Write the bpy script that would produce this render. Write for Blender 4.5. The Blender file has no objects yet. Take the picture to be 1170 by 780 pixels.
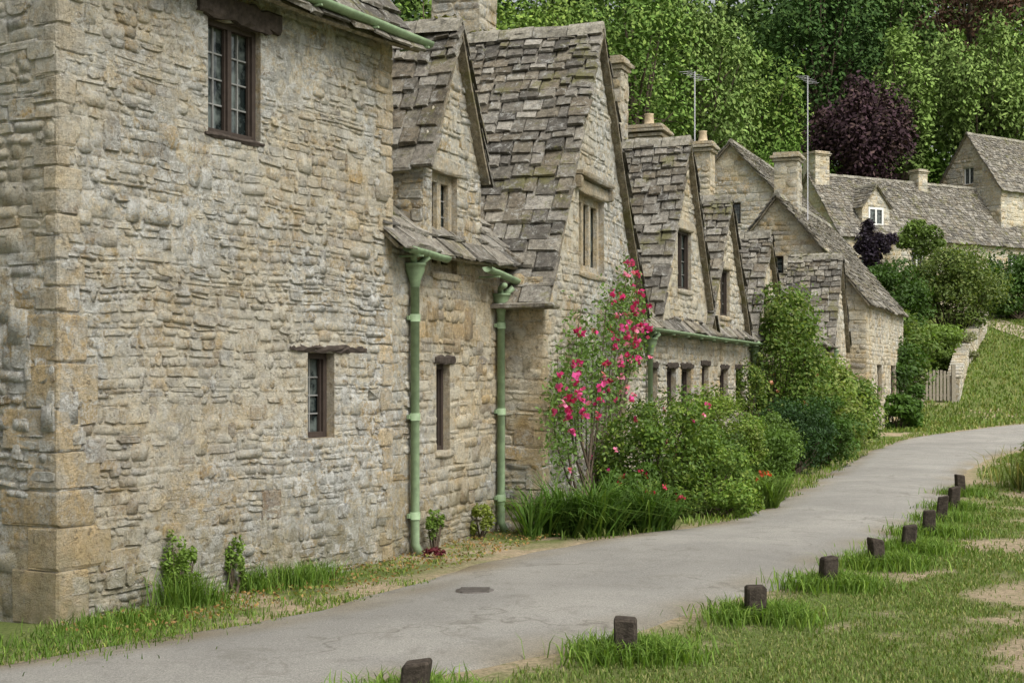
import bpy, math, random
import numpy as np
from mathutils import Vector, noise
random.seed(7); rng=np.random.default_rng(7)
U=random.uniform
def V(*a): return np.array(a,float)
UP=V(0,0,1)
# ------------------------------------------------------------------ materials
MATS={}
def newmat(name):
    m=bpy.data.materials.new(name); m.use_nodes=True
    nt=m.node_tree; nt.nodes.clear()
    out=nt.nodes.new('ShaderNodeOutputMaterial'); b=nt.nodes.new('ShaderNodeBsdfPrincipled')
    nt.links.new(b.outputs[0],out.inputs[0]); MATS[name]=m
    return m,nt,b,out
def noise_n(nt,scale,detail=4,rough=.6,vec=None,dist=0):
    n=nt.nodes.new('ShaderNodeTexNoise'); n.inputs['Scale'].default_value=scale
    n.inputs['Detail'].default_value=detail; n.inputs['Roughness'].default_value=rough; n.inputs['Distortion'].default_value=dist
    if vec is None:
        g=nt.nodes.new('ShaderNodeNewGeometry'); vec=g.outputs['Position']
    nt.links.new(vec,n.inputs['Vector']); return n.outputs['Fac']
def ramp(nt,src,a,b,va=0,vb=1):
    m=nt.nodes.new('ShaderNodeMapRange'); m.inputs[1].default_value=a; m.inputs[2].default_value=b
    m.inputs[3].default_value=va; m.inputs[4].default_value=vb; nt.links.new(src,m.inputs[0]); return m.outputs[0]
def math_n(nt,op,a,b):
    m=nt.nodes.new('ShaderNodeMath'); m.operation=op
    for i,x in enumerate((a,b)):
        if isinstance(x,(int,float)): m.inputs[i].default_value=x
        else: nt.links.new(x,m.inputs[i])
    return m.outputs[0]
def mix(nt,fac,a,b,blend='MIX'):
    m=nt.nodes.new('ShaderNodeMix'); m.data_type='RGBA'; m.blend_type=blend
    for i,x in ((0,fac),(6,a),(7,b)):
        if isinstance(x,(int,float)): m.inputs[i].default_value=x
        elif isinstance(x,tuple): m.inputs[i].default_value=(x[0],x[1],x[2],1)
        else: nt.links.new(x,m.inputs[i])
    return m.outputs[2]
def attr(nt):
    a=nt.nodes.new('ShaderNodeAttribute'); a.attribute_name='Col'; return a.outputs['Color']
def bump(nt,b,h,strength=.5,dist=.01):
    m=nt.nodes.new('ShaderNodeBump'); m.inputs['Strength'].default_value=strength; m.inputs['Distance'].default_value=dist
    nt.links.new(h,m.inputs['Height']); nt.links.new(m.outputs[0],b.inputs['Normal'])
def zpos(nt):
    g=nt.nodes.new('ShaderNodeNewGeometry'); s=nt.nodes.new('ShaderNodeSeparateXYZ'); nt.links.new(g.outputs['Position'],s.inputs[0]); return s.outputs[2]

def stone_mat(name,lich=1.,wash=.8,lo=.2,cov=0.):
    m,nt,b,o=newmat(name)
    c=attr(nt)
    c=mix(nt,1.0,c,mix(nt,ramp(nt,noise_n(nt,1.7,5,.7,dist=.4),.40,.60),(.95,.97,1.0),(1.10,.99,.80)),'MULTIPLY')
    c=mix(nt,1.0,c,mix(nt,ramp(nt,noise_n(nt,24,8,.85),.38,.62),(.54,.51,.46),(1.25,1.24,1.2)),'MULTIPLY')
    wm=math_n(nt,'MULTIPLY',ramp(nt,noise_n(nt,.9,4,.65,dist=.5),.42,.52),ramp(nt,noise_n(nt,7,10,.82,dist=.3),.45,.52))
    c=mix(nt,math_n(nt,'MULTIPLY',wm,wash),c,(.70,.64,.50))
    oc=ramp(nt,noise_n(nt,3.3,9,.8,dist=.5),.565,.62)
    c=mix(nt,math_n(nt,'MULTIPLY',oc,.38),c,(.52,.37,.17))
    # grey and white lichen crusts in drifts
    big=ramp(nt,noise_n(nt,.5,4,.6),.45,.54,lo,1)
    lm=math_n(nt,'MULTIPLY',ramp(nt,noise_n(nt,5.5,12,.85,dist=.7),.50-cov,.53-cov),big)
    c=mix(nt,math_n(nt,'MULTIPLY',lm,lich*.7),c,(.40,.415,.405))
    l2=math_n(nt,'MULTIPLY',ramp(nt,noise_n(nt,10,12,.86,dist=.8),.53-cov,.555-cov),big)
    c=mix(nt,math_n(nt,'MULTIPLY',l2,lich*.85),c,(.76,.76,.72))
    dk=ramp(nt,noise_n(nt,13,12,.88,dist=.4),.555,.59)
    c=mix(nt,math_n(nt,'MULTIPLY',dk,.8),c,(.14,.12,.09))
    st=math_n(nt,'MULTIPLY',ramp(nt,noise_n(nt,1.1,6,.75),.55,.66),.35); c=mix(nt,st,c,(.27,.24,.185))
    z=ramp(nt,zpos(nt),.0,.9,1,0)
    mm=math_n(nt,'MULTIPLY',z,ramp(nt,noise_n(nt,6,9,.8),.42,.56))
    c=mix(nt,math_n(nt,'MULTIPLY',mm,.75),c,(.20,.18,.09))
    nt.links.new(c,b.inputs['Base Color']); b.inputs['Roughness'].default_value=.95
    b.inputs['Specular IOR Level'].default_value=.12
    h=math_n(nt,'ADD',noise_n(nt,13,10,.82),math_n(nt,'MULTIPLY',noise_n(nt,60,5,.75),.4))
    bump(nt,b,h,1.0,.07)
    return m
stone_mat('rubble_stone',.9); stone_mat('weathered_rubble_stone',1.,.9,.35,.022); stone_mat('dressed_stone',.6,.3); stone_mat('lime_mortar',.8,.5)
m,nt,b,o=newmat('stone_slate'); c=attr(nt)
c=mix(nt,1.0,c,mix(nt,ramp(nt,noise_n(nt,18,8,.85),.38,.62),(.45,.44,.43),(1.45,1.43,1.38)),'MULTIPLY')
lm=ramp(nt,noise_n(nt,10,12,.86,dist=.5),.54,.575); c=mix(nt,math_n(nt,'MULTIPLY',lm,.6),c,(.42,.42,.39))
dk=ramp(nt,noise_n(nt,3,9,.82),.53,.60); c=mix(nt,math_n(nt,'MULTIPLY',dk,.6),c,(.06,.055,.045))
mm=ramp(nt,noise_n(nt,1.6,9,.82),.545,.60); c=mix(nt,math_n(nt,'MULTIPLY',mm,.65),c,(.13,.125,.04))
nt.links.new(c,b.inputs['Base Color']); b.inputs['Roughness'].default_value=.9; b.inputs['Specular IOR Level'].default_value=.2
bump(nt,b,noise_n(nt,30,8,.8),.8,.025)
def simple(name,col,rough=.7,spec=.3,var=.25,sc=20,bd=.004,metal=0):
    m,nt,b,o=newmat(name)
    c=mix(nt,ramp(nt,noise_n(nt,sc,6,.7),.3,.7),tuple(x*(1-var) for x in col),tuple(x*(1+var) for x in col))
    nt.links.new(c,b.inputs['Base Color']); b.inputs['Roughness'].default_value=rough; b.inputs['Specular IOR Level'].default_value=spec
    b.inputs['Metallic'].default_value=metal
    bump(nt,b,noise_n(nt,sc*2,5,.7),.5,bd)
    return m
simple('old_timber',(.055,.044,.036),.9,.15,.5,18,.02)
simple('window_timber',(.045,.033,.026),.7,.3,.3)
simple('post_wood',(.055,.045,.036),.95,.1,.6,25,.03)
simple('green_paint',(.19,.26,.15),.55,.3,.3,9,.003)
simple('white_paint',(.75,.75,.72),.5,.4,.06)
simple('lead_bars',(.20,.20,.19),.6,.4,.2)
simple('clay_pot',(.45,.36,.24),.8,.2,.3)
simple('metal_pole',(.35,.35,.36),.45,.5,.1,metal=.8)
simple('pale_gate_wood',(.32,.28,.22),.85,.2,.3)
simple('bark',(.09,.07,.05),.95,.1,.4,6,.04)
simple('iron_cover',(.09,.08,.07),.7,.4,.4)
m,nt,b,o=newmat('window_glass')
c=mix(nt,ramp(nt,noise_n(nt,7,3,.6),.4,.6),(.012,.017,.017),(.11,.13,.12)); nt.links.new(c,b.inputs['Base Color'])  # pale grey-green reflections painted into the dark pane colour as noise patches
b.inputs['Roughness'].default_value=.06; b.inputs['Specular IOR Level'].default_value=.8
bump(nt,b,noise_n(nt,9,2,.5),.35,.012)
def leafmat(name,trans=.3,rough=.55):
    m,nt,b,o=newmat(name); c=attr(nt)
    nt.links.new(c,b.inputs['Base Color']); b.inputs['Roughness'].default_value=rough; b.inputs['Specular IOR Level'].default_value=.2
    if trans:
        t=nt.nodes.new('ShaderNodeBsdfTranslucent'); nt.links.new(mix(nt,1.,c,(1.4,1.5,.7),'MULTIPLY'),t.inputs[0])
        ms=nt.nodes.new('ShaderNodeMixShader'); ms.inputs[0].default_value=trans
        nt.links.new(b.outputs[0],ms.inputs[1]); nt.links.new(t.outputs[0],ms.inputs[2]); nt.links.new(ms.outputs[0],o.inputs[0])
leafmat('foliage',.3); leafmat('tree_foliage',0,.9); leafmat('grass_blades',.3,.65); leafmat('petals',.35,.6)
m,nt,b,o=newmat('ground'); c=attr(nt)
c=mix(nt,1.,c,mix(nt,ramp(nt,noise_n(nt,28,10,.85),.38,.62),(.5,.5,.45),(1.4,1.36,1.32)),'MULTIPLY')
c=mix(nt,math_n(nt,'MULTIPLY',ramp(nt,noise_n(nt,6,10,.88),.53,.57),.55),c,(.11,.15,.04))
nt.links.new(c,b.inputs['Base Color']); b.inputs['Roughness'].default_value=1; b.inputs['Specular IOR Level'].default_value=.1
bump(nt,b,noise_n(nt,30,8,.8),.8,.05)
m,nt,b,o=newmat('road_asphalt'); c=attr(nt)
c=mix(nt,1.,c,mix(nt,ramp(nt,noise_n(nt,.8,6,.6,dist=.4),.36,.64),(.85,.85,.85),(1.08,1.075,1.06)),'MULTIPLY')
c=mix(nt,1.,c,mix(nt,ramp(nt,noise_n(nt,85,6,.88),.38,.62),(.60,.60,.60),(1.34,1.33,1.30)),'MULTIPLY')
sp=ramp(nt,noise_n(nt,26,10,.92),.575,.61); c=mix(nt,math_n(nt,'MULTIPLY',sp,.5),c,(.11,.10,.08))
wet=ramp(nt,noise_n(nt,2.4,10,.82,dist=.5),.54,.60); c=mix(nt,math_n(nt,'MULTIPLY',wet,.35),c,(.16,.15,.125))
vo=nt.nodes.new('ShaderNodeTexVoronoi'); vo.feature='DISTANCE_TO_EDGE'; vo.inputs['Scale'].default_value=.5
g=nt.nodes.new('ShaderNodeNewGeometry'); wn=nt.nodes.new('ShaderNodeTexNoise'); wn.inputs['Scale'].default_value=2.2; wn.inputs['Detail'].default_value=8
nt.links.new(g.outputs['Position'],wn.inputs['Vector'])
va=nt.nodes.new('ShaderNodeVectorMath'); va.operation='MULTIPLY_ADD'; va.inputs[1].default_value=(1.4,1.4,0)
nt.links.new(wn.outputs['Color'],va.inputs[0]); nt.links.new(g.outputs['Position'],va.inputs[2]); nt.links.new(va.outputs[0],vo.inputs['Vector'])
cr=math_n(nt,'MULTIPLY',ramp(nt,vo.outputs['Distance'],.0,.014,1,0),ramp(nt,noise_n(nt,.8,2,.5),.48,.56))
c=mix(nt,math_n(nt,'MULTIPLY',cr,.5),c,(.10,.09,.07))
nt.links.new(c,b.inputs['Base Color']); b.inputs['Roughness'].default_value=.93; b.inputs['Specular IOR Level'].default_value=.15
bump(nt,b,noise_n(nt,70,6,.88),.9,.02)

# ------------------------------------------------------------------ accumulators
def mkobj(name,me,parent=None):
    ob=bpy.data.objects.new(name,me); bpy.context.scene.collection.objects.link(ob)
    if parent: ob.parent=parent
    return ob
def empty(name,loc=(0,0,0)):
    e=bpy.data.objects.new(name,None); e.empty_display_size=.2; bpy.context.scene.collection.objects.link(e); return e
class Acc:
    def __init__(s): s.v=[];s.f=[];s.m=[];s.c=[];s.ml=[];s.sm=[]
    def mi(s,m):
        if m not in s.ml: s.ml.append(m)
        return s.ml.index(m)
    def add(s,vs,fs,m,col=(.5,.5,.5),smooth=False):
        b=len(s.v); s.v.extend(vs); s.c.extend([col]*len(vs)); k=s.mi(m)
        for f in fs: s.f.append([b+i for i in f]); s.m.append(k); s.sm.append(smooth)
    def box(s,F,u0,u1,w0,w1,v0,v1,m,col=(.5,.5,.5),jit=0):
        O,d,n=F; vs=[]
        for v in (v0,v1):
            for w in (w0,w1):
                for u in (u0,u1):
                    vs.append(O+d*(u+U(-jit,jit))+n*(w+U(-jit,jit))+UP*(v+U(-jit,jit)))
        s.add(vs,[(0,1,3,2),(4,6,7,5),(0,4,5,1),(2,3,7,6),(0,2,6,4),(1,5,7,3)],m,col)
    def rough(s,F,u0,u1,w0,w1,v0,v1,m,col,jit=.015,seg=8):
        O,d,n=F; vs=[];fs=[]
        for i in range(seg+1):
            u=u0+(u1-u0)*i/seg
            e=.012 if i in(0,seg) else 0
            for (w,v) in ((w0,v0+e),(w1-.01,v0+e),(w1,v0+.02+e),(w1,v1-.02-e),(w1-.015,v1-e),(w0,v1-e)):
                vs.append(O+d*(u+U(-.3,.3)*jit)+n*(w+(U(-jit,jit) if w>w0 else 0)*.6)+UP*(v+U(-jit,jit)))
        for i in range(seg):
            for j in range(6): fs.append((i*6+j,i*6+(j+1)%6,i*6+6+(j+1)%6,i*6+6+j))
        fs.append(tuple(range(6))); fs.append(tuple(seg*6+j for j in range(6)))
        s.add(vs,fs,m,col)
    def tube(s,pts,rad,m,col=(.5,.5,.5),seg=10,cap=True):
        vs=[];fs=[];k=len(pts)
        if not hasattr(rad,'__len__'): rad=[rad]*k
        for i,p in enumerate(pts):
            t=pts[min(i+1,k-1)]-pts[max(i-1,0)]; t=t/(np.linalg.norm(t)+1e-9)
            a=np.cross(t,V(0,0,1) if abs(t[2])<.9 else V(1,0,0)); a/=np.linalg.norm(a); b2=np.cross(t,a)
            for j in range(seg):
                th=2*math.pi*j/seg; vs.append(p+rad[i]*(a*math.cos(th)+b2*math.sin(th)))
        for i in range(k-1):
            for j in range(seg): fs.append((i*seg+j,i*seg+(j+1)%seg,(i+1)*seg+(j+1)%seg,(i+1)*seg+j))
        if cap: fs.append(tuple(range(seg))); fs.append(tuple((k-1)*seg+j for j in range(seg)))
        s.add(vs,fs,m,col,True)
    def build(s,name,parent=None):
        if not s.v: return None
        me=bpy.data.meshes.new(name); me.from_pydata([tuple(x) for x in s.v],[],s.f)
        for m in s.ml: me.materials.append(MATS[m])
        me.polygons.foreach_set('material_index',s.m); me.polygons.foreach_set('use_smooth',s.sm)
        a=me.color_attributes.new('Col','FLOAT_COLOR','POINT')
        c=np.ones((len(s.v),4)); c[:,:3]=np.array(s.c); a.data.foreach_set('color',c.ravel())
        return mkobj(name,me,parent)
def npmesh(name,verts,faces,cols,mat,parent=None,smooth=False):
    me=bpy.data.meshes.new(name); nv=len(verts); k=faces.shape[1]; nf=len(faces)
    me.vertices.add(nv); me.vertices.foreach_set('co',np.ascontiguousarray(verts,dtype=np.float32).ravel())
    me.loops.add(nf*k); me.loops.foreach_set('vertex_index',faces.astype(np.int32).ravel())
    me.polygons.add(nf); me.polygons.foreach_set('loop_start',np.arange(0,nf*k,k,dtype=np.int32))
    me.update(calc_edges=True); me.validate()
    a=me.color_attributes.new('Col','FLOAT_COLOR','POINT'); c=np.ones((nv,4),np.float32); c[:,:3]=cols; a.data.foreach_set('color',c.ravel())
    me.materials.append(MATS[mat])
    if smooth: me.polygons.foreach_set('use_smooth',np.ones(nf,bool))
    return mkobj(name,me,parent)
# ------------------------------------------------------------------ terrain
HY=[-60,0,25,40,45,60,76,100,140,200,420]; HZ=[0,0,.02,.2,.45,3.4,6.8,10.5,20,30,45]
def H(x,y):
    y=np.asarray(y,float)
    return (np.interp(y-1.5,HY,HZ)+np.interp(y,HY,HZ)+np.interp(y+1.5,HY,HZ))/3
LP=[(-9,4.5),(-4.5,7.2),(-2.9,8.3),(-1.3,10.4),(-.4,12.4),(.5,14.0),(1.25,15.0),(2.4,16.3),(3.6,19.3),(5.1,23.5),(7.9,31),(10.9,37),(16,42.5),(26,47)]
RP=[(-4,2),(-2,5.7),(-.5,7.7),(.7,9.0),(1.7,10.5),(2.55,11.9),(3.3,13.3),(4.35,15.4),(5.65,18.2),(7.1,22.3),(9.1,27.3),(12,32),(17,37.5),(27,42)]
def resample(P,n):
    P=np.array(P,float); t=np.arange(len(P)); tt=np.linspace(0,len(P)-1,n); out=[]
    for x in tt:
        i=int(min(x,len(P)-2)); f=x-i
        p0=P[max(i-1,0)];p1=P[i];p2=P[i+1];p3=P[min(i+2,len(P)-1)]
        out.append(.5*((2*p1)+(-p0+p2)*f+(2*p0-5*p1+4*p2-p3)*f*f+(-p0+3*p1-3*p2+p3)*f**3))
    return np.array(out)
NR=320; LR=resample(LP,NR); RR=resample(RP,NR)
poly=np.vstack([LR,RR[::-1]])
def seg_dist(px,py):
    d=np.full(px.shape,1e9)
    for R in (LR[::3],RR[::3]):
        for i in range(len(R)-1):
            a=R[i];b=R[i+1];ab=b-a
            t=np.clip(((px-a[0])*ab[0]+(py-a[1])*ab[1])/(ab@ab),0,1)
            d=np.minimum(d,np.hypot(px-a[0]-t*ab[0],py-a[1]-t*ab[1]))
    return d
def inside(px,py):
    r=np.zeros(px.shape,bool); Pn=poly[::2]; j=len(Pn)-1
    for i in range(len(Pn)):
        xi,yi=Pn[i];xj,yj=Pn[j]
        c=((yi>py)!=(yj>py))&(px<(xj-xi)*(py-yi)/(yj-yi+1e-12)+xi); r^=c; j=i
    return r
def nz(x,y,s,o=0): return noise.noise(Vector((x*s+o,y*s,o*1.3)))
def dirt_at(x,y):
    a=nz(x,y,.55,3)+.55*nz(x,y,1.9,8)+.4*nz(x,y,5,5)+.2*nz(x,y,12,3)
    band=math.exp(-((x-(2.9+.36*(y-7.5)))/.7)**2)*(1 if 8<y<26 else 0)
    return a+band*.48
xs=np.concatenate([np.linspace(-400,-30,14),np.linspace(-25,-7,14),np.arange(-6,18,.18),np.arange(18.5,50,1.2),np.linspace(55,400,16)])
ys=np.concatenate([np.linspace(-60,2,14),np.arange(3,46,.2),np.arange(46.5,110,1.2),np.linspace(114,420,24)])
X,Y=np.meshgrid(xs,ys); Z=H(X,Y)
ins=inside(X,Y); dist=seg_dist(X,Y)
Zg=Z-np.where(ins&(dist>.3),.05,0.0)
cols=np.zeros(X.shape+(3,))
g1=np.array([.11,.155,.045]);g2=np.array([.18,.205,.075]);so=np.array([.38,.31,.22])
for i in range(X.shape[0]):
    for j in range(X.shape[1]):
        x=X[i,j];y=Y[i,j]
        t=.5+.6*nz(x,y,.7,1); c=g1*(1-t)+g2*t
        if y<48 and -10<x<20:
            dd=dirt_at(x,y); f=min(max((dd-.25)/.2,0),1)
            ed=min(max((.34-dist[i,j])/.2,0),1)*(.6+.5*nz(x,y,3,2)) if not ins[i,j] else .9
            f=max(f,ed); c=c*(1-f)+so*f
            Zg[i,j]+= (.03*nz(x,y,1.5,4)+.01*nz(x,y,5,4))*(0 if ins[i,j] else min(1,dist[i,j]/.4))
        cols[i,j]=c
ny,nx=X.shape; idx=np.arange(nx*ny).reshape(ny,nx)
F=np.stack([idx[:-1,:-1],idx[:-1,1:],idx[1:,1:],idx[1:,:-1]],-1).reshape(-1,4)
npmesh('ground',np.stack([X,Y,Zg],-1).reshape(-1,3),F,cols.reshape(-1,3),'ground',smooth=True)
NC=29; rv=[];rc=[]
for i in range(NR):
    for j in range(NC):
        t=j/(NC-1); wob=.12*nz(LR[i][0],LR[i][1],1.5,9) if j<2 else (.13*nz(RR[i][0],RR[i][1],1.5,2) if j>NC-3 else 0)
        p=LR[i]*(1-t)+RR[i]*t; w=np.linalg.norm(RR[i]-LR[i]); p=p+(RR[i]-LR[i])/w*wob
        e=min(t,1-t)*w
        z=float(H(p[0],p[1]))+.010+.06*(1-(2*t-1)**2)*min(1,w/3)
        if j in(0,NC-1): z-=.05
        f=min(max((.55-e)/.5,0),1)*(.65+1.1*nz(p[0],p[1],1.6,7))
        f=min(max(f,0),1)
        track=.5+.5*nz(p[0],p[1],.5,12)
        base=np.array([.315,.305,.282])*(.88+.2*track)
        c=base*(1-f)+np.array([.24,.20,.13])*f
        rv.append((p[0],p[1],z)); rc.append(c)
idx=np.arange(NR*NC).reshape(NR,NC)
F=np.stack([idx[:-1,:-1],idx[:-1,1:],idx[1:,1:],idx[1:,:-1]],-1).reshape(-1,4)
npmesh('village_lane',np.array(rv),F,np.array(rc),'road_asphalt',smooth=True)
# ------------------------------------------------------------------ masonry
PAL=[(.60,.54,.42),(.63,.58,.47),(.56,.47,.33),(.51,.47,.40),(.64,.60,.50),(.45,.38,.28),(.55,.52,.46),(.67,.63,.53),(.52,.42,.26),(.42,.39,.35)]
def shade(c,a=.12):
    k=1+U(-a,a); return (c[0]*k*.97,c[1]*k*.97,c[2]*k*.97)
def frame(x,y,tan=None,ang=None,z=0):
    a=math.atan(tan) if ang is None else ang
    d=V(math.sin(a),math.cos(a),0); n=V(math.cos(a),-math.sin(a),0); return (V(x,y,z),d,n)
def pt(F,u,w,v): return F[0]+F[1]*u+F[2]*w+UP*v
def stone_wall(acc,F,prof,ops=(),ch=(.045,.12),sw=(.08,.30),pr=(.001,.014),pal=PAL,mort=(.60,.54,.42),mat='rubble_stone'):
    vb=prof[0][0]; vt=prof[-1][0]
    pv=[p[0] for p in prof]; pl=[p[1] for p in prof]; ph=[p[2] for p in prof]
    L=lambda v: float(np.interp(v,pv,pl)); R=lambda v: float(np.interp(v,pv,ph))
    br={vb,vt}
    for p in prof: br.add(p[0])
    for o in ops:
        for q in (o[2],o[3]):
            if vb<q<vt: br.add(q)
    br=sorted(br); rows=[]
    for a,b in zip(br[:-1],br[1:]):
        hs=[];s=0
        while s<b-a: h=U(*ch)*(1 if random.random()>.12 else 1.5); hs.append(h); s+=h
        k=(b-a)/s; v=a
        for h in hs: rows.append((v,v+h*k)); v+=h*k
    rs=ch[1]/.11
    def warp(u,v):
        return .026*noise.noise(Vector((u*1.1/rs+F[0][0],v*1.2,F[0][1])))+.015*noise.noise(Vector((u*4/rs+F[0][0],v*3,F[0][1]+5)))
    for (a,b) in rows:
        mid=(a+b)/2; iv=[[L(a),R(a),L(b),R(b)]]
        for o in ops:
            if o[2]<mid<o[3]:
                nw=[]
                for q in iv:
                    if o[1]<=q[0] or o[0]>=q[1]: nw.append(q); continue
                    nw.append([q[0],o[0],q[2],o[0]]); nw.append([o[1],q[1],o[1],q[3]])
                iv=[q for q in nw if q[1]-q[0]>.005]
        for q in iv:
            acc.add([pt(F,q[0],0,a),pt(F,q[1],0,a),pt(F,q[3],0,b),pt(F,q[2],0,b)],[(0,1,2,3)],mat if mat!='rubble_stone' else 'lime_mortar',shade(mort,.02))
            l=(q[0]+q[2])/2; r=(q[1]+q[3])/2; u=l
            while u<r-.03:
                w=U(*sw)*(1 if random.random()>.15 else 1.5)
                if r-(u+w)<sw[0]*.8: w=r-u
                if w>r-u: w=r-u
                x0=u;x1=u+w;y0=a;y1=b
                p=U(*pr)*rs**.5+.012*noise.noise(Vector((u*1.1/rs,mid*1.1,F[0][0]+3)))
                if random.random()<.16 and b+.5*(b-a)<vt and not any(o[2]-.2<b<o[3] and o[0]-.1<u+w/2<o[1]+.1 for o in ops): y1=b+(b-a)*U(.4,1.1); p+=.007
                g=U(.002,.009)*rs; x0+=g;x1-=g;y0+=g*.7;y1-=g*.7
                if x1-x0<.02: u+=w; continue
                if p<.0015: u+=w; continue
                cx=min(.4*(x1-x0),U(.008,.045)*rs); cy=min(.4*(y1-y0),U(.006,.035)*rs)
                o8=[(x0+cx,y0),(x1-cx,y0),(x1,y0+cy),(x1,y1-cy),(x1-cx,y1),(x0+cx,y1),(x0,y1-cy),(x0,y0+cy)]
                mx=(x0+x1)/2;my=(y0+y1)/2; ix=min(.010*rs,.2*(x1-x0))/(x1-x0)*2; iy=min(.009*rs,.2*(y1-y0))/(y1-y0)*2
                vs=[];j=.009*rs; tilt=U(-.005,.005)
                o8=[(x+U(-j,j),y+U(-j,j)*.8) for x,y in o8]
                for x,y in o8: vs.append(pt(F,x,.0005,y+warp(x,y)))
                for x,y in o8:
                    xx=x+(mx-x)*ix; yy=y+(my-y)*iy
                    vs.append(pt(F,xx,max(.0015,p+U(-.003,.003)+(tilt if xx>mx else 0)),yy+warp(xx,yy)))
                fs=[(i,(i+1)%8,8+(i+1)%8,8+i) for i in range(8)]+[tuple(range(8,16))]
                acc.add(vs,fs,mat,shade(random.choice(pal),.18),random.random()<.5)
                u+=w
def quoins(acc,F,u,side,v0,v1,big=.34,small=.2,hh=(.16,.28),back=.3,col=(.60,.53,.41)):
    v=v0;k=0
    while v<v1-.08:
        h=min(U(*hh),v1-v); w=big if k%2 else small; w*=U(.7,1.25); w2=(small if k%2 else big)*U(.85,1.1)
        a,b=(u-.012,u+w) if side<0 else (u-w,u+.012)
        g=.005; c=shade(col,.15)
        u0,u1,wo,wi,y0,y1=a,b,.014+U(0,.01),-w2,v+g,v+h-g
        ch=.014
        J=lambda:U(-.008,.008)
        ring=lambda y,e:[pt(F,u0+e+J(),wi,y),pt(F,u1-e+J(),wi,y),pt(F,u1-e+J(),wo-ch-e,y+J()),pt(F,u1-ch-e+J(),wo-e,y+J()),pt(F,u0+ch+e+J(),wo-e,y+J()),pt(F,u0+e,wo-ch-e+J(),y+J())]
        vs=ring(y0,ch*.6)+ring(y0+ch,0)+ring(y1-ch,0)+ring(y1,ch*.6)
        fs=[]
        for r in range(3):
            for i in range(6): fs.append((r*6+i,r*6+(i+1)%6,r*6+6+(i+1)%6,r*6+6+i))
        fs+= [tuple(range(6)),tuple(range(18,24))]
        acc.add(vs,fs,'dressed_stone',c)
        v+=h;k+=1
SL=[(.165,.153,.13),(.205,.19,.165),(.13,.12,.102),(.26,.245,.215),(.185,.165,.13),(.11,.102,.09),(.225,.208,.175),(.15,.13,.10)]
def slates(acc,P0,A,S,rng0,rng1,slen,e0=.25,e1=.12,wid=(.13,.34),pal=SL,thick=.028,seed=0):
    A=A/np.linalg.norm(A);S=S/np.linalg.norm(S);Nn=np.cross(A,S)
    if Nn[2]<0: Nn=-Nn
    def P(a,s,h):
        sag=.05*noise.noise(Vector((a*.55+P0[0],s*.6,P0[1])))+.016*noise.noise(Vector((a*2.3,s*2,P0[1])))
        return P0+A*a+S*s+Nn*(h+sag)
    a0,a1=rng0;b0,b1=rng1
    n=10
    vs=[];fs=[]
    for i in range(n+1):
        s=slen*i/n; l=a0+(b0-a0)*i/n; r=a1+(b1-a1)*i/n
        for j in range(9):
            a=l+(r-l)*j/8; vs.append(P(a,s,-.008))
    nv=len(vs)
    for i in range(n+1):
        s=slen*i/n; l=a0+(b0-a0)*i/n; r=a1+(b1-a1)*i/n
        for j in range(9):
            a=l+(r-l)*j/8; vs.append(P(a,s,-.04))
    for i in range(n):
        for j in range(8):
            q=(i*9+j,i*9+j+1,i*9+10+j,i*9+9+j); fs.append(q); fs.append(tuple(nv+k for k in q))
    for i in range(n):
        for j in (0,8): fs.append((i*9+j,i*9+9+j,nv+i*9+9+j,nv+i*9+j))
    for j in range(8):
        for i in (0,n): fs.append((i*9+j,i*9+j+1,nv+i*9+j+1,nv+i*9+j))
    acc.add(vs,fs,'stone_slate',(.22,.19,.14))
    s=-.03
    while s<slen-.02:
        t=max(s,0)/slen; e=(e0+(e1-e0)*t)*U(.88,1.12)
        l=a0+(b0-a0)*t;r=a1+(b1-a1)*t; a=l-U(0,.05)
        sc=.65+.55*(1-t); ln=min(e*1.7,slen-s+.03)
        while a<r-.02:
            w=U(*wid)*sc
            if r-(a+w)<.08: w=r-a+U(-.01,.03)
            x0=a+.005;x1=a+w-.005; th=thick*U(.55,1.5); off=U(-.045,.03); lift=U(0,.022)
            sl=s+off; jj=lambda:U(-.016,.016)
            lo=.024+lift
            c=shade(random.choice(pal),.25)
            bot=[P(x0+jj(),sl+jj(),lo),P(x1+jj(),sl+jj(),lo),P(x1,sl+ln,-.005),P(x0,sl+ln,-.005)]
            rr=.02
            top=[P(x0+rr*.5+jj(),sl+rr*.5+jj(),lo+th),P(x1-rr*.5+jj(),sl+rr*.5+jj(),lo+th),P(x1,sl+ln,th*.6),P(x0,sl+ln,th*.6)]
            acc.add(bot+top,[(4,5,6,7),(0,1,5,4),(1,2,6,5),(3,0,4,7)],'stone_slate',c)
            a+=w
        s+=e
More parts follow.
